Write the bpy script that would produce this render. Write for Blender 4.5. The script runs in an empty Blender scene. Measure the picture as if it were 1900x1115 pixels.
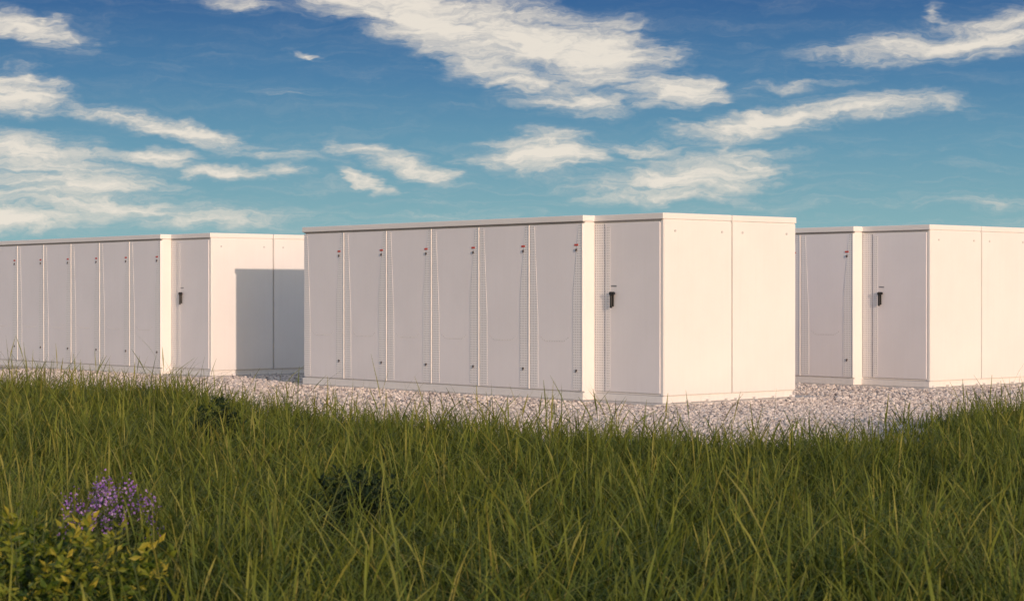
import bpy, bmesh, math, random
import numpy as np
from mathutils import Vector, Matrix
random.seed(7); rng=np.random.default_rng(7)
scene=bpy.context.scene
F=3708.0; HZ=545.0; CAMH=1.45
# ------------------------------------------------------------------ helpers
def link(o,parent=None):
    scene.collection.objects.link(o)
    if parent: o.parent=parent
    return o
def N(nt,t,loc=None,**k):
    n=nt.nodes.new(t)
    for a,b in k.items(): setattr(n,a,b)
    return n
def newmat(name):
    m=bpy.data.materials.new(name); m.use_nodes=True
    nt=m.node_tree; b=nt.nodes['Principled BSDF']
    return m,nt,b
def math_(nt,op,a,b=None,c=None,clamp=False):
    n=nt.nodes.new('ShaderNodeMath'); n.operation=op; n.use_clamp=clamp
    for i,v in enumerate((a,b,c)):
        if v is None: continue
        if isinstance(v,(int,float)): n.inputs[i].default_value=v
        else: nt.links.new(v,n.inputs[i])
    return n.outputs[0]
def ramp(nt,fac,stops,interp='LINEAR'):
    r=nt.nodes.new('ShaderNodeValToRGB'); r.color_ramp.interpolation=interp
    e=r.color_ramp.elements
    while len(e)<len(stops): e.new(0.5)
    for i,(p,c) in enumerate(stops):
        e[i].position=p; e[i].color=(*c,1)
    nt.links.new(fac,r.inputs[0]); return r.outputs[0]
def mixc(nt,fac,a,b,mode='MIX'):
    n=nt.nodes.new('ShaderNodeMix'); n.data_type='RGBA'; n.blend_type=mode
    for s,v in ((n.inputs[0],fac),(n.inputs[6],a),(n.inputs[7],b)):
        if isinstance(v,(int,float)): s.default_value=v
        elif isinstance(v,tuple): s.default_value=(*v,1)
        else: nt.links.new(v,s)
    return n.outputs[2]
def noise(nt,vec,scale,detail=4,rough=.5,dist=0):
    n=nt.nodes.new('ShaderNodeTexNoise'); n.inputs['Scale'].default_value=scale
    n.inputs['Detail'].default_value=detail; n.inputs['Roughness'].default_value=rough
    n.inputs['Distortion'].default_value=dist
    if vec is not None: nt.links.new(vec,n.inputs['Vector'])
    return n
# ------------------------------------------------------------------ materials
def white_paint(name,perf=False,col=(.80,.785,.775)):
    m,nt,b=newmat(name); L=nt.links
    tc=N(nt,'ShaderNodeTexCoord')
    n1=noise(nt,tc.outputs['Object'],1.3,3,.6)
    c=ramp(nt,n1.outputs[0],[(.3,tuple(x*.95 for x in col)),(.7,col)])
    mp=N(nt,'ShaderNodeMapping'); mp.inputs['Scale'].default_value=(9,9,.5)
    L.new(tc.outputs['Object'],mp.inputs[0])
    n2=noise(nt,mp.outputs[0],2,3,.6)
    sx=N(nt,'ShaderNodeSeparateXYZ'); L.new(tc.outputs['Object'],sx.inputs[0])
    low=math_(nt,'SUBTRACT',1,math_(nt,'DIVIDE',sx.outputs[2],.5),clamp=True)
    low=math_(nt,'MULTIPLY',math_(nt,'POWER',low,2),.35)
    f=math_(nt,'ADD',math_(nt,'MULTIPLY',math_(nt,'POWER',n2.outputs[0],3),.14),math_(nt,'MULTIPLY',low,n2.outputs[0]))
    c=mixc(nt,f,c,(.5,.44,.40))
    if perf:
        P=.034
        def cell(s):
            q=math_(nt,'FRACT',math_(nt,'ADD',math_(nt,'DIVIDE',s,P),100.0))
            return math_(nt,'ABSOLUTE',math_(nt,'SUBTRACT',q,.5))
        cx=cell(sx.outputs[0]); cz=cell(sx.outputs[2])
        d=math_(nt,'SQRT',math_(nt,'ADD',math_(nt,'MULTIPLY',cx,cx),math_(nt,'MULTIPLY',cz,cz)))
        hole=math_(nt,'LESS_THAN',d,.25)
        c=mixc(nt,math_(nt,'MULTIPLY',hole,.5),c,(.16,.14,.15))
    L.new(c,b.inputs['Base Color']); b.inputs['Roughness'].default_value=.42
    n3=noise(nt,tc.outputs['Object'],1.1,2,.5)
    bp2=N(nt,'ShaderNodeBump'); bp2.inputs['Strength'].default_value=.14; bp2.inputs['Distance'].default_value=.02
    L.new(n3.outputs[0],bp2.inputs['Height']); L.new(bp2.outputs[0],b.inputs['Normal'])
    return m
M_white=white_paint('white_powder_coat',col=(.79,.765,.755))
M_door=white_paint('white_door_paint',col=(.79,.76,.785))
M_perf=white_paint('white_perforated_sheet',perf=True,col=(.82,.80,.81))
def plain(name,col,rough=.5,metal=0,var=.15):
    m,nt,b=newmat(name)
    tc=N(nt,'ShaderNodeTexCoord'); n=noise(nt,tc.outputs['Object'],25,3,.6)
    c=ramp(nt,n.outputs[0],[(.3,tuple(x*(1-var) for x in col)),(.7,tuple(min(1,x*(1+var)) for x in col))])
    nt.links.new(c,b.inputs['Base Color']); b.inputs['Roughness'].default_value=rough; b.inputs['Metallic'].default_value=metal
    return m
M_black=plain('black_plastic',(.012,.012,.014),.35)
M_latch=plain('dark_latch_metal',(.09,.075,.075),.4)
M_red=plain('red_label',(.55,.07,.05),.5)
M_grey=plain('grey_metal',(.28,.28,.30),.4,.6)
M_hole=plain('vent_hole_shade',(.54,.52,.53),.7)
M_conc=plain('concrete',(.5,.46,.43),.9,0,.2)
M_seal=plain('rubber_seal',(.25,.23,.23),.8)

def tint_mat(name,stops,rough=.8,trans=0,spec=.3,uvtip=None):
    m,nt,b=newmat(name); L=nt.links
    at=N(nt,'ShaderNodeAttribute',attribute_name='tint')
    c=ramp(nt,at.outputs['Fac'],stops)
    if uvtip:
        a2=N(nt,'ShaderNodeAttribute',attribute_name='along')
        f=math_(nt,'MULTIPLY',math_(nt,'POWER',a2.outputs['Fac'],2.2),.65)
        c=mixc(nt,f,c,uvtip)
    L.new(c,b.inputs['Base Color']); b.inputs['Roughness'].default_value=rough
    b.inputs['Specular IOR Level'].default_value=spec
    if trans:
        out=nt.nodes['Material Output']
        t=N(nt,'ShaderNodeBsdfTranslucent'); L.new(c,t.inputs[0])
        ms=N(nt,'ShaderNodeMixShader'); ms.inputs[0].default_value=trans
        L.new(b.outputs[0],ms.inputs[1]); L.new(t.outputs[0],ms.inputs[2]); L.new(ms.outputs[0],out.inputs[0])
    return m
M_grass=tint_mat('grass_blades',[(0,(.012,.030,.006)),(.4,(.038,.072,.012)),(.75,(.095,.135,.020)),(1,(.24,.21,.06))],.6,.18,.15,(.215,.225,.038))
M_stone=tint_mat('crushed_stone',[(0,(.12,.10,.10)),(.25,(.33,.285,.27)),(.6,(.54,.475,.44)),(1,(.75,.67,.62))],.9)
M_bush=tint_mat('bush_leaves',[(0,(.020,.045,.008)),(.45,(.06,.10,.012)),(.75,(.17,.19,.02)),(1,(.32,.27,.035))],.5,.25,.2)
M_dark=tint_mat('dark_leaves',[(0,(.006,.014,.006)),(1,(.020,.038,.014))],.6,.1,.15)
M_purple=tint_mat('purple_petals',[(0,(.20,.08,.36)),(.5,(.36,.18,.56)),(1,(.56,.38,.70))],.6,.3)
M_stem=plain('green_stems',(.05,.07,.02),.7)

# ------------------------------------------------------------------ terrain functions
XB=[-14,-6.5,-4,-2.5,-1,0,1,2,3,4,5,7,14]; YB=[28,27.0,25.0,22.2,20.1,19.0,18.1,17.2,17.9,20.0,21.8,23.3,25]
def yb(x): return np.interp(x,XB,YB)
def wob(x,y): return .5*np.sin(x*1.7+y*.6)+.35*np.sin(x*3.9-y*1.3+1.2)+.25*np.sin(x*7.3+y*2.1)
def th(x,y):
    d=np.clip((yb(x)-y)/3.0,0,1)
    return d*(.03+.03*np.sin(x*.8+1)+.03*np.sin(y*.9+x*.4))-.02*d

def mesh_np(name,verts,faces,mat,parent=None,attrs=None,smooth=False):
    me=bpy.data.meshes.new(name)
    nv=len(verts); nf,k=faces.shape
    me.vertices.add(nv); me.vertices.foreach_set('co',verts.astype(np.float32).ravel())
    me.loops.add(nf*k); me.loops.foreach_set('vertex_index',faces.astype(np.int32).ravel())
    me.polygons.add(nf); me.polygons.foreach_set('loop_start',np.arange(0,nf*k,k,dtype=np.int32))
    me.update(calc_edges=True)
    if attrs:
        for a,v in attrs.items():
            at=me.attributes.new(a,'FLOAT','POINT'); at.data.foreach_set('value',v.astype(np.float32))
    me.polygons.foreach_set('use_smooth',np.full(nf,smooth))
    me.materials.append(mat)
    o=bpy.data.objects.new(name,me); link(o,parent); return o

# ------------------------------------------------------------------ ground sheet
def ground_mat():
    m,nt,b=newmat('meadow_soil'); L=nt.links
    tc=N(nt,'ShaderNodeTexCoord'); n=noise(nt,tc.outputs['Object'],6,8,.7)
    c=ramp(nt,n.outputs[0],[(.3,(.018,.026,.010)),(.6,(.032,.048,.014)),(.8,(.07,.07,.03))])
    L.new(c,b.inputs['Base Color']); b.inputs['Roughness'].default_value=.95
    bp=N(nt,'ShaderNodeBump'); bp.inputs['Strength'].default_value=.8; bp.inputs['Distance'].default_value=.05
    L.new(n.outputs[0],bp.inputs['Height']); L.new(bp.outputs[0],b.inputs['Normal']); return m
def gravel_mat():
    m,nt,b=newmat('gravel_bed'); L=nt.links
    tc=N(nt,'ShaderNodeTexCoord')
    v=N(nt,'ShaderNodeTexVoronoi'); v.inputs['Scale'].default_value=30; v.inputs['Randomness'].default_value=1
    L.new(tc.outputs['Object'],v.inputs['Vector'])
    s=N(nt,'ShaderNodeSeparateColor'); L.new(v.outputs['Color'],s.inputs[0])
    c=ramp(nt,s.outputs[0],[(0,(.20,.175,.165)),(.35,(.38,.33,.31)),(.7,(.52,.46,.44)),(1,(.66,.60,.57))])
    n=noise(nt,tc.outputs['Object'],.6,4,.6)
    c=mixc(nt,math_(nt,'MULTIPLY',n.outputs[0],.35),c,(.42,.37,.33))
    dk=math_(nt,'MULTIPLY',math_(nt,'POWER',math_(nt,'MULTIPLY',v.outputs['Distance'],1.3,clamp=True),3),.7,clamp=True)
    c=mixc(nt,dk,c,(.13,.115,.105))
    L.new(c,b.inputs['Base Color']); b.inputs['Roughness'].default_value=.95
    bp=N(nt,'ShaderNodeBump'); bp.inputs['Strength'].default_value=.8; bp.inputs['Distance'].default_value=.025; bp.invert=True
    L.new(v.outputs['Distance'],bp.inputs['Height']); L.new(bp.outputs[0],b.inputs['Normal']); return m
xs=np.concatenate([[-3000,-600,-120,-40],np.linspace(-20,20,81),[40,120,600,3000]])
ys=np.concatenate([[-3000,-600,-120,-30],np.linspace(-4,30,69),[45,120,600,3000]])
X,Y=np.meshgrid(xs,ys); Z=np.where((Y<28)&(np.abs(X)<21),th(X,Y),0)-.012*(Y>=-1e9)
V=np.stack([X.ravel(),Y.ravel(),Z.ravel()],1); nx=len(xs)
I,J=np.meshgrid(np.arange(nx-1),np.arange(len(ys)-1)); a=(J*nx+I).ravel()
mesh_np('ground',V,np.stack([a,a+1,a+nx+1,a+nx],1),ground_mat(),smooth=True)
xs=np.linspace(-45,45,181); t=np.linspace(0,1,60)
P=[]
for tt in t:
    y0=yb(xs)-.9+.35*wob(xs,yb(xs)); P.append(np.stack([xs,y0+(75-y0)*tt**1.5,np.where(tt<.001,-.03,0)+xs*0],1))
V=np.concatenate(P); V[:,2]+=np.maximum(th(V[:,0],V[:,1]),0)*(V[:,1]<28)+0.0
nx=len(xs); I,J=np.meshgrid(np.arange(nx-1),np.arange(len(t)-1)); a=(J*nx+I).ravel()
mesh_np('gravel_ground',V,np.stack([a,a+1,a+nx+1,a+nx],1),gravel_mat(),smooth=True)

# ------------------------------------------------------------------ containers
ANG=math.radians(49.0)
U=Vector((-math.cos(ANG),math.sin(ANG),0)); Vv=Vector((math.sin(ANG),math.cos(ANG),0))
Lc=7.77; D=1.27; ZB=.03; ZT=2.42; H=2.5; PR=.19; A0=1.30; W=(Lc-A0)/6
C0=Vector((1.97,25.9,0)); L0=Vector((-5.19,34.5,0)); R0=Vector((6.34,30.3,0))
class MB:
    def __init__(s): s.bm=bmesh.new()
    def box(s,a0,a1,b0,b1,z0,z1):
        vs=[s.bm.verts.new((-a,b,z)) for a in (a0,a1) for b in (b0,b1) for z in (z0,z1)]
        for f in ((0,1,3,2),(4,6,7,5),(0,4,5,1),(2,3,7,6),(0,2,6,4),(1,5,7,3)): s.bm.faces.new([vs[i] for i in f])
    def prism_b(s,pts,b0,b1):
        p=[s.bm.verts.new((-a,b0,z)) for a,z in pts]; q=[s.bm.verts.new((-a,b1,z)) for a,z in pts]
        s.bm.faces.new(p); s.bm.faces.new(q[::-1]); n=len(pts)
        for i in range(n): s.bm.faces.new([p[i],q[i],q[(i+1)%n],p[(i+1)%n]])
    def prism_z(s,pts,z0,z1):
        p=[s.bm.verts.new((-a,b,z0)) for a,b in pts]; q=[s.bm.verts.new((-a,b,z1)) for a,b in pts]
        s.bm.faces.new(p); s.bm.faces.new(q[::-1]); n=len(pts)
        for i in range(n): s.bm.faces.new([p[i],q[i],q[(i+1)%n],p[(i+1)%n]])
    def cyl(s,a,b,z,r,h,axis='b',seg=14):
        M=Matrix.Translation((-a,b,z))@(Matrix.Rotation(math.pi/2,4,'X') if axis=='b' else Matrix.Rotation(math.pi/2,4,'Y'))
        bmesh.ops.create_cone(s.bm,cap_ends=True,segments=seg,radius1=r,radius2=r,depth=h,matrix=M)
    def mesh(s,name,mat):
        bmesh.ops.recalc_face_normals(s.bm,faces=s.bm.faces)
        me=bpy.data.meshes.new(name); s.bm.to_mesh(me); s.bm.free(); me.materials.append(mat); return me
parts=[]
m=MB()
m.box(0,Lc,0,D,ZB+.09,ZT); m.box(0.001,Lc-.001,D+.022,2*D+.022,ZB+.09,ZT-.001)
m.box(A0,Lc-.003,-PR,.01,ZB+.09,ZT-.002)
parts.append(('body_shell',m.mesh('body_shell',M_white),.006))
m=MB()
m.box(.02,Lc-.02,.06,2*D,ZB,ZB+.092); m.box(-.012,A0-.016,-.035,.055,ZB,ZB+.088)
m.box(A0-.012,Lc+.012,-PR-.045,.04,ZB,ZB+.094)
for b in (.04,.42,.8,1.17,1.35,1.72,2.1,2.47): m.box(-.035,.03,b,b+.055,ZB-.002,ZB+.03)
parts.append(('base_skid',m.mesh('base_skid',M_white),.004))
m=MB()
m.prism_z([(-.014,-.03),(A0-.02,-.03),(A0-.02,-PR-.05),(Lc+.02,-PR-.05),(Lc+.02,D+.004),(-.014,D+.004)],ZT,H)
m.box(-.014,Lc+.02,D+.018,2*D+.04,ZT-.001,H-.001)
parts.append(('roof_cap',m.mesh('roof_cap',M_white),.007))
m=MB()
m.box(A0,Lc,-PR-.03,-PR+.01,ZT-.014,ZT-.002); m.box(.02,A0-.03,-.022,.01,ZT-.014,ZT-.002)
parts.append(('roof_seal',m.mesh('roof_seal',M_seal),0))
m=MB(); mp=MB(); ms=MB(); ml=MB(); mr=MB(); mh=MB()
zA=ZB+.115; zB=ZT-.03; fb=-PR-.028
for i in range(6):
    a0=A0+W*i; a1=a0+W
    m.box(a0+.004,a1-.004,fb,-PR+.004,zA,zB)
    zm=zA+.95
    mp.prism_b([(a0+.03,zA+.02),(a0+.03,zB-.02),(a0+.09,zB-.02),(a0+.20,zm+.35),(a0+.205,zA+.02)],fb-.004,fb+.003)
    ms.box(a0+.006,a0+.026,fb-.010,fb+.004,zA,zB)
    mp.prism_b([(a1-.014,zA+.02),(a1-.014,zB-.02),(a1-.10,zB-.02),(a1-.17,zA+1.0),(a1-.175,zA+.02)],fb-.003,fb+.003)
    for z in (.42,2.04):
        ml.cyl(a0+.13,fb-.006,z,.016,.016); ml.box(a0+.123,a0+.137,fb-.018,fb-.012,z-.026,z+.014)
    mr.box(a0+.095,a0+.168,fb-.007,fb-.003,2.092,2.118)
    na=17
    for k in range(na):
        s=k/(na-1)*2-1; aa=(a0+a1)/2+.03+s*.27; z=.80+.05*max(0,abs(s)-.7)/.3
        mh.box(aa-.006,aa+.006,fb-.0035,fb+.002,z,z+.012)
parts+= [('panel_doors',m.mesh('panel_doors',M_door),.005),('perforated_covers',mp.mesh('perforated_covers',M_perf),0),
         ('panel_ribs',ms.mesh('panel_ribs',M_white),.002),('panel_latches',ml.mesh('panel_latches',M_latch),0),
         ('warning_labels',mr.mesh('warning_labels',M_red),0),('vent_hole_rows',mh.mesh('vent_hole_rows',M_hole),0)]
m=MB(); m.box(.055,1.085,-.022,.004,ZB+.12,ZT-.035)
parts.append(('access_door',m.mesh('access_door',M_door),.006))
m=MB(); m.box(1.10,1.285,-.012,.003,ZB+.12,ZT-.035); m.box(.985,1.065,-.0245,-.02,ZB+.16,ZT-.08)
parts.append(('access_door_vent',m.mesh('access_door_vent',M_perf),0))
m=MB(); m.box(-.004,.045,-.012,.01,ZB+.095,ZT-.004)
for b0 in (0,D+.022):
    m.box(-.013,.003,b0+.004,b0+D-.004,ZB+.10,ZT-.012)
parts.append(('end_panels',m.mesh('end_panels',M_white),.005))
m=MB()
for b0 in (0,D+.022):
    for b in (.19,1.08): m.cyl(-.016,b0+b,2.27,.016,.012,'a'); 
parts.append(('lifting_point_plugs',m.mesh('lifting_point_plugs',M_hole),0))
m=MB()
ha=.93
m.box(ha-.020,ha+.020,-.034,-.018,1.28,1.47)
m.cyl(ha-.004,-.050,1.452,.026,.06); m.box(ha-.015,ha+.015,-.070,-.048,1.26,1.45)
m.box(ha-.05,ha,-.076,-.05,1.438,1.474); m.cyl(ha-.05,-.062,1.456,.021,.03)
parts.append(('door_handle',m.mesh('door_handle',M_black),.005))
m=MB(); m.box(ha-.07,ha+.03,-.026,-.018,1.545,1.562)
parts.append(('door_label',m.mesh('door_label',M_grey),0))
for P0 in (C0,L0,R0):
    e=bpy.data.objects.new('battery_storage_container',None); e.empty_display_size=.5
    e.location=P0; e.rotation_euler=(0,0,-ANG); link(e)
    for nm,me,bv in parts:
        o=bpy.data.objects.new(nm,me); link(o,e)
        if bv:
            md=o.modifiers.new('bevel','BEVEL'); md.width=bv; md.segments=2; md.limit_method='ANGLE'
for P0 in (C0,L0,R0):
    m=MB(); m.box(-.13,Lc+.15,-.30,2*D+.42,-.12,ZB-.002)
    o=bpy.data.objects.new('concrete_pad',m.mesh('concrete_pad',M_conc)); link(o)
    o.location=P0; o.rotation_euler=(0,0,-ANG)
    md=o.modifiers.new('bevel','BEVEL'); md.width=.01; md.segments=2

# ------------------------------------------------------------------ gravel stones (one object)
bm=bmesh.new(); bmesh.ops.create_icosphere(bm,subdivisions=1,radius=1)
IV=np.array([v.co[:] for v in bm.verts]); IF=np.array([[v.index for v in f.verts] for f in bm.faces]); bm.free()
def in_pad(x,y):
    r=np.zeros(len(x),bool)
    for P0 in (C0,L0,R0):
        dx=x-P0.x; dy=y-P0.y; a=dx*U.x+dy*U.y; b=dx*Vv.x+dy*Vv.y
        r|=(a>-.09)&(a<Lc+.12)&(b>-.27)&(b<2*D+.36)
    return r
def scatter(n,y0,y1):
    x=rng.uniform(-13,13,n); y=rng.uniform(y0,y1,n)
    k=(np.abs(x)<y*.256+1.6)&(~in_pad(x,y))&(y>yb(x)-1.0+.35*wob(x,yb(x))); return x[k],y[k]
xa,ya=scatter(180000,15.4,25.5); xb2,yb2=scatter(100000,25.5,38)
x=np.concatenate([xa,xb2]); y=np.concatenate([ya,yb2]); n=len(x)
r=rng.uniform(.010,.026,n)*(1+.25*(y>26)); sc=rng.uniform(.65,1.25,(n,3))*r[:,None]; sc[:,2]*=.75
q=rng.normal(size=(n,4)); q/=np.linalg.norm(q,axis=1)[:,None]; w,a,b,c=q.T
R=np.stack([1-2*(b*b+c*c),2*(a*b-c*w),2*(a*c+b*w),2*(a*b+c*w),1-2*(a*a+c*c),2*(b*c-a*w),2*(a*c-b*w),2*(b*c+a*w),1-2*(a*a+b*b)],1).reshape(n,3,3)
vv=IV[None]*sc[:,None,:]*rng.uniform(.8,1.2,(n,12,1)); vv=np.einsum('nij,nkj->nki',R,vv)
vv+=np.stack([x,y,np.maximum(th(x,y),0)+r*.3],1)[:,None,:]
tint=np.repeat(np.clip(rng.normal(.6,.26,n),0,1),12)
faces=(IF[None]+12*np.arange(n)[:,None,None]).reshape(-1,3)
mesh_np('gravel',vv.reshape(-1,3),faces,M_stone,attrs={'tint':tint})
print('stones',n)

# ------------------------------------------------------------------ grass (one object)
def blades(px,py,pz,L,az,lean,w,tint,prof,seg=5):
    n=len(px); s=np.linspace(0,1,seg+1)
    d=np.stack([np.cos(az),np.sin(az),0*az],1); tw=az+rng.uniform(-.9,.9,n)
    sd=np.stack([-np.sin(tw),np.cos(tw),0*az],1)
    c=np.zeros((n,seg+1,3))
    hor=(lean[:,None]*(.25*s+.75*s[None]**2.2))*L[:,None]
    ver=L[:,None]*(s[None]-.42*np.minimum(lean,1.1)[:,None]**1.5*s[None]**2.5)
    c+=d[:,None,:]*hor[:,:,None]; c[:,:,2]+=ver
    c+=np.stack([px,py,pz],1)[:,None,:]
    pr=np.where(prof[:,None]==0,(np.minimum(1,.55+s*1.6)*(1-s**2.2)+.03)[None],(.20+.9*np.exp(-((s-.83)/.11)**2)*(1-s**9))[None])
    wd=w[:,None]*pr*.5
    l=c-sd[:,None,:]*wd[:,:,None]; rr=c+sd[:,None,:]*wd[:,:,None]
    v=np.stack([l,rr],2).reshape(n,-1,3)
    k=np.arange(seg); f=np.stack([2*k,2*k+1,2*k+3,2*k+2],1)
    fa=(f[None]+(2*(seg+1))*np.arange(n)[:,None,None]).reshape(-1,4)
    ti=np.repeat(tint,2*(seg+1)); al=np.tile(np.repeat(s,2),n)
    return v.reshape(-1,3),fa,ti,al
NT=48000
tx=rng.uniform(-9.5,9.5,NT); ty=rng.uniform(5.5,28.5,NT)
edge=yb(tx)-ty+.9*wob(tx,ty)
hole=np.sin(tx*1.1+2*np.sin(ty*.45))*np.sin(ty*.8+tx*.3)
k=(np.abs(tx)<ty*.256+1.6)&(rng.uniform(0,1,NT)<np.clip((edge+.45)/2.0,0,1)**.8)
for cx,cy,rx,ry in ((-1.85,7.5,.68,1.30),(-2.0,9.8,.25,.6),(-.85,10.7,.24,.7),(-2.5,16.7,.2,.6)):
    k&=(((tx-cx)/rx)**2+((ty-cy)/ry)**2)>.9
tx,ty=tx[k],ty[k]; hole=hole[k]; edge=edge[k]
nb=rng.integers(7,13,len(tx)); ii=np.repeat(np.arange(len(tx)),nb); n=len(ii)
ta=rng.normal(.46,.19,len(tx))+.14*hole; tl=rng.normal(.95,.27,len(tx))+.12*hole
tl*=np.clip(.62+edge*.2,.5,1)*(1+.15*(ty>21))
taz=rng.uniform(0,2*math.pi,len(tx))
px=tx[ii]+rng.normal(0,.032,n); py=ty[ii]+rng.normal(0,.032,n)
prof=(rng.uniform(0,1,n)<.12).astype(int)
L=np.clip(rng.normal(.33,.09,n),.12,.60)*tl[ii]*np.where(prof==1,1.2,1)
az=taz[ii]+rng.normal(0,1.3,n); lean=np.abs(rng.normal(.68,.34,n))*np.where(prof==1,.6,1)+.04
w=rng.uniform(.006,.0135,n)*(1+.2*(py>15))
tint=np.clip(ta[ii]+rng.normal(0,.17,n)+np.where(prof==1,.22,0),0,1)
tint=np.where(rng.uniform(0,1,n)<.02,1,tint)
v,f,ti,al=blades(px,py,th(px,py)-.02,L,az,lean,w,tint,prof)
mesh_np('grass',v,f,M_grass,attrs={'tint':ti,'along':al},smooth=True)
print('blades',n)

# ------------------------------------------------------------------ shrubs and flowers
def leafmesh(name,cen,dirs,size,mat,tint,parent,wr=.42):
    n=len(cen); d=dirs/np.linalg.norm(dirs,axis=1)[:,None]
    rnd=rng.normal(size=(n,3)); s=np.cross(d,rnd); s/=np.linalg.norm(s,axis=1)[:,None]; nn=np.cross(d,s)
    S=size[:,None]
    P=np.stack([cen,cen+d*S*.45+s*S*wr*.5+nn*S*.08,cen+d*S-nn*S*.10,cen+d*S*.45-s*S*wr*.5+nn*S*.08,cen+d*S*.5],1)
    f=np.array([[0,1,4],[1,2,4],[2,3,4],[3,0,4]]); fa=(f[None]+5*np.arange(n)[:,None,None]).reshape(-1,3)
    return mesh_np(name,P.reshape(-1,3),fa,mat,parent,{'tint':np.repeat(tint,5)})
def shrub(name,cx,cy,rad,ht,nst,nl,size,mat,spread=1.0,wr=.42,petals=None):
    e=bpy.data.objects.new(name,None); e.location=(cx,cy,float(th(np.array(cx),np.array(cy)))); link(e)
    cen=[];dr=[];tt=[];tops=[]
    sv=[];sf=[]
    for i in range(nst):
        az=random.uniform(0,2*math.pi); r=rad*math.sqrt(random.random()); h=ht*random.uniform(.6,1.05)*(1-.35*(r/rad)**2)
        tip=np.array([r*math.cos(az)*spread,r*math.sin(az),h]); base=tip*np.array([.25,.25,0])
        mid=(base+tip)/2+np.array([0,0,.12*h])
        ps=[(1-t)**2*base+2*t*(1-t)*mid+t*t*tip for t in np.linspace(0,1,7)]
        for j,p in enumerate(ps):
            rr=.004*(1-j/8)
            for q in range(3): sv.append(p+np.array([rr*math.cos(q*2.094),rr*math.sin(q*2.094),0]))
        o=len(sv)-21
        for j in range(6):
            for q in range(3): sf.append([o+j*3+q,o+j*3+(q+1)%3,o+j*3+3+(q+1)%3,o+j*3+3+q])
        tops.append(tip)
        tb=random.gauss(.46,.22)
        for k in range(nl):
            t=random.uniform(.25,1)**.8; p=(1-t)**2*base+2*t*(1-t)*mid+t*t*tip
            a2=random.uniform(0,6.283); up=random.uniform(-.1,1.0)+(.5 if t>.9 else 0)
            cen.append(p); dr.append([math.cos(a2),math.sin(a2),up]); tt.append(min(1,max(0,tb+random.gauss(0,.15)+.5*(t-.65))))
    mesh_np('stems',np.array(sv),np.array(sf),M_stem,e)
    n=len(cen); leafmesh('foliage',np.array(cen),np.array(dr),size*rng.uniform(.6,1.25,n),mat,np.array(tt),e,wr)
    if petals:
        cc=[];dd=[]
        for tp in tops:
            for k in range(petals):
                cc.append(tp+np.array([random.gauss(0,.013),random.gauss(0,.013),random.gauss(0,.028)])); dd.append([random.gauss(0,1),random.gauss(0,1),random.gauss(.3,1)])
        leafmesh('petals',np.array(cc),np.array(dd),rng.uniform(.010,.018,len(cc)),M_purple,rng.uniform(0,1,len(cc)),e,.9)
shrub('yellow_green_bush',-1.97,8.1,.66,.57,200,24,.048,M_bush)
shrub('purple_wildflowers',-2.05,10.2,.26,.48,46,6,.03,M_dark,1.0,.25,petals=18)
shrub('dark_shrub',-.85,11.0,.32,.47,90,24,.045,M_dark)
shrub('dark_shrub',-2.5,17,.24,.55,50,22,.05,M_dark)

# ------------------------------------------------------------------ sun
EL=math.radians(9.9); beta=math.radians(15.6)
dh=U*math.cos(beta)+Vv*math.sin(beta)
S=Vector((-dh.x*math.cos(EL),-dh.y*math.cos(EL),math.sin(EL)))
sd=bpy.data.lights.new('sun','SUN'); sd.energy=3.1; sd.angle=math.radians(.6); sd.color=(1,.73,.55)
so=bpy.data.objects.new('sun',sd); so.rotation_euler=S.to_track_quat('Z','Y').to_euler(); link(so)

# ------------------------------------------------------------------ world: sky + cirrus + added out-of-view fill cloud
w=bpy.data.worlds.new('World'); scene.world=w; w.use_nodes=True; nt=w.node_tree; L=nt.links
try: w.cycles.sampling_method='MANUAL'; w.cycles.sample_map_resolution=256
except Exception as ex: print(ex)
bg=nt.nodes['Background']; bg.inputs[1].default_value=.12; K=1/.12
sky=N(nt,'ShaderNodeTexSky'); sky.sky_type='NISHITA'; sky.sun_disc=False
sky.sun_elevation=EL; sky.sun_rotation=math.atan2(S.x,S.y)
tc=N(nt,'ShaderNodeTexCoord'); sx=N(nt,'ShaderNodeSeparateXYZ'); L.new(tc.outputs['Generated'],sx.inputs[0])
az=math_(nt,'MULTIPLY',math_(nt,'ARCTAN2',sx.outputs[0],sx.outputs[1]),37.08)
el=math_(nt,'MULTIPLY',math_(nt,'ARCSINE',sx.outputs[2]),37.08)
fe=math_(nt,'DIVIDE',el,10.0,clamp=True)
r=ramp(nt,fe,[(0,(.31,.50,.50)),(.14,(.225,.42,.47)),(.27,(.14,.32,.44)),(.40,(.078,.215,.385)),(.54,(.043,.132,.31)),(.75,(.030,.10,.26)),(1,(.026,.09,.245))])
def scl(c):
    vs=N(nt,'ShaderNodeVectorMath',operation='SCALE'); vs.inputs['Scale'].default_value=K; L.new(c,vs.inputs[0]); return vs.outputs[0]
def smr(v,a,b,o0=0,o1=1):
    mr=N(nt,'ShaderNodeMapRange',interpolation_type='SMOOTHSTEP'); L.new(v,mr.inputs[0])
    mr.inputs[1].default_value=a; mr.inputs[2].default_value=b; mr.inputs[3].default_value=o0; mr.inputs[4].default_value=o1; return mr.outputs[0]
blue=math_(nt,'MULTIPLY',smr(el,7,26,1,0),smr(sx.outputs[1],-.1,.6))
nsk=N(nt,'ShaderNodeVectorMath',operation='SCALE'); nsk.inputs['Scale'].default_value=1.1; L.new(sky.outputs[0],nsk.inputs[0])
base=mixc(nt,blue,nsk.outputs[0],scl(r))
cb=N(nt,'ShaderNodeCombineXYZ'); L.new(az,cb.inputs[0]); L.new(el,cb.inputs[1])
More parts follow.
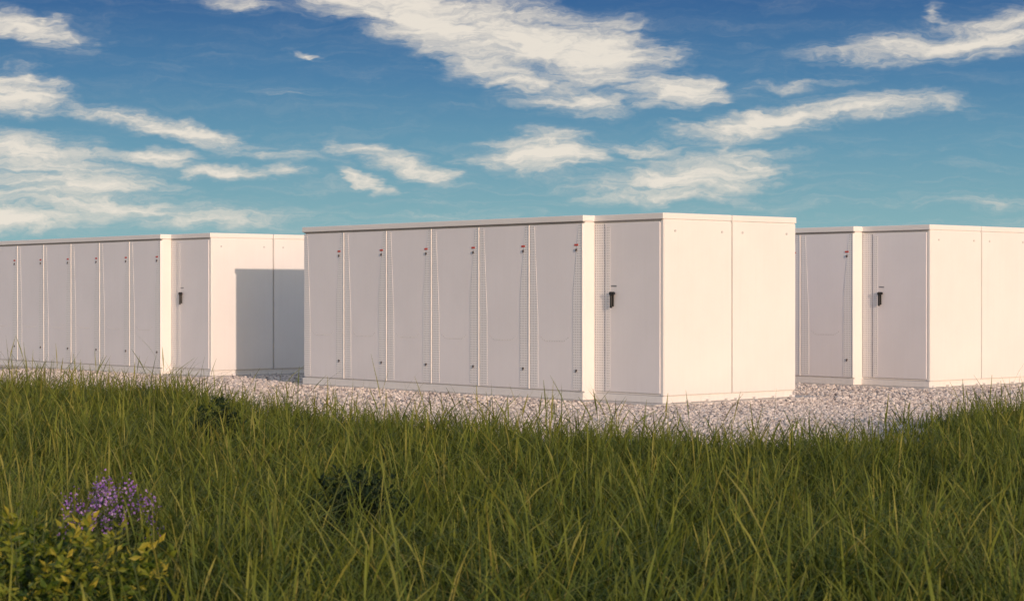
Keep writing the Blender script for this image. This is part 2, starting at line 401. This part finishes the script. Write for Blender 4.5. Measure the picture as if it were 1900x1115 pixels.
def warp(v,scale,amt,st,rot=0):
    mpn=N(nt,'ShaderNodeMapping'); mpn.inputs['Scale'].default_value=st; mpn.inputs['Rotation'].default_value=(0,0,rot); L.new(v,mpn.inputs[0])
    nn=noise(nt,mpn.outputs[0],scale,4,.6)
    s=N(nt,'ShaderNodeVectorMath',operation='SUBTRACT'); L.new(nn.outputs['Color'],s.inputs[0]); s.inputs[1].default_value=(.5,.5,.5)
    m2=N(nt,'ShaderNodeVectorMath',operation='MULTIPLY'); L.new(s.outputs[0],m2.inputs[0]); m2.inputs[1].default_value=amt
    a=N(nt,'ShaderNodeVectorMath',operation='ADD'); L.new(v,a.inputs[0]); L.new(m2.outputs[0],a.inputs[1]); return a.outputs[0]
pv=warp(cb.outputs[0],.9,(2.4,.7,0),(.8,1.8,1),.2)
clouds=[(660,5,190,32,-20,.9),(810,50,210,42,-18,1),(980,80,230,50,-12,1),(1110,100,140,44,-6,1),(930,135,190,30,-22,.75),(1070,185,120,24,-8,.75),(1250,178,85,22,4,1),(430,5,120,22,-10,.5),
(50,66,120,22,-14,.9),(35,185,105,32,-4,.95),(585,108,36,10,-20,.6),(530,180,70,9,0,.4),(1760,92,240,24,3,.9),(1870,65,90,24,10,.7),(1720,42,28,14,-45,.5),
(1410,230,160,20,10,.95),(1600,205,150,18,0,.8),(1480,160,170,14,5,.35),(1005,285,110,30,0,1),(1190,277,80,12,-5,.75),(1280,325,200,28,7,.8),(1400,308,90,18,-5,.75),(1230,358,200,20,-5,.6),(1340,275,35,12,10,.5),
(330,242,250,15,-11,.75),(290,292,85,13,0,.95),(420,320,80,13,0,.8),(530,318,55,12,-5,.6),(740,300,140,17,-13,.85),(825,326,50,12,0,.9),(670,332,60,12,-22,.75),
(60,300,200,36,-8,.85),(150,345,200,26,-4,.7),(150,388,290,22,-3,.75),(30,412,160,24,0,.9),(400,405,240,18,0,.6),(1800,385,220,14,0,.35),(800,400,280,14,0,.25)]
acc=None
for (cx,cy,rx,ry,rot,wt) in clouds:
    mpn=N(nt,'ShaderNodeMapping',vector_type='TEXTURE')
    mpn.inputs['Location'].default_value=((cx-950)/100,(HZ-cy)/100,0)
    mpn.inputs['Rotation'].default_value=(0,0,math.radians(rot))
    mpn.inputs['Scale'].default_value=(rx/100*1.55,ry/100*1.95,1)
    L.new(pv,mpn.inputs[0])
    ln=N(nt,'ShaderNodeVectorMath',operation='LENGTH'); L.new(mpn.outputs[0],ln.inputs[0])
    d=math_(nt,'MULTIPLY',math_(nt,'SUBTRACT',1.0,ln.outputs['Value'],clamp=True),wt)
    acc=d if acc is None else math_(nt,'SMOOTH_MAX',acc,d,.15)
mpn=N(nt,'ShaderNodeMapping'); mpn.inputs['Rotation'].default_value=(0,0,math.radians(17)); mpn.inputs['Scale'].default_value=(.34,3.1,1)
L.new(pv,mpn.inputs[0]); nz=noise(nt,mpn.outputs[0],1.5,7,.66,.25)
nz2=noise(nt,pv,3.4,5,.6)
fib=math_(nt,'ADD',math_(nt,'MULTIPLY',nz.outputs[0],.78),math_(nt,'MULTIPLY',nz2.outputs[0],.22))
dens=math_(nt,'ADD',math_(nt,'MULTIPLY',acc,1.22),math_(nt,'MULTIPLY',math_(nt,'SUBTRACT',fib,.5),2.5))
mask=math_(nt,'MULTIPLY',smr(dens,-.12,1.12),smr(acc,0,.42))
veil=math_(nt,'MULTIPLY',math_(nt,'MULTIPLY',smr(nz.outputs[0],.42,.75),smr(el,4.2,.8)),.32)
mask=math_(nt,'MAXIMUM',mask,veil)
shade=ramp(nt,dens,[(.15,(.52,.54,.54)),(.6,(.72,.67,.59)),(1,(.84,.77,.67))])
cl=mixc(nt,math_(nt,'MULTIPLY',mask,.95),base,scl(shade))
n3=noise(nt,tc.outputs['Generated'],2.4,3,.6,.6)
fill_cloud=math_(nt,'MULTIPLY',math_(nt,'MULTIPLY',smr(n3.outputs[0],.38,.60),smr(el,8,16)),.85)  # unseen cloud cover outside the view, added to raise the ambient light
fin=mixc(nt,fill_cloud,cl,tuple(x*K for x in (.55,.63,.80)))
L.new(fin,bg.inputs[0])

# ------------------------------------------------------------------ camera
cd=bpy.data.cameras.new('camera'); cam=bpy.data.objects.new('camera',cd); link(cam)
cd.sensor_width=36; cd.lens=F/1900*36; cd.clip_end=8000; cd.clip_start=.1
cam.location=(0,0,CAMH); pitch=math.atan((557.5-HZ)/F)
cam.rotation_euler=(math.pi/2-pitch,0,0)
cd.dof.use_dof=True; cd.dof.focus_distance=27; cd.dof.aperture_fstop=8
scene.camera=cam
scene.view_settings.view_transform='Standard'; scene.view_settings.look='None'; scene.view_settings.exposure=0
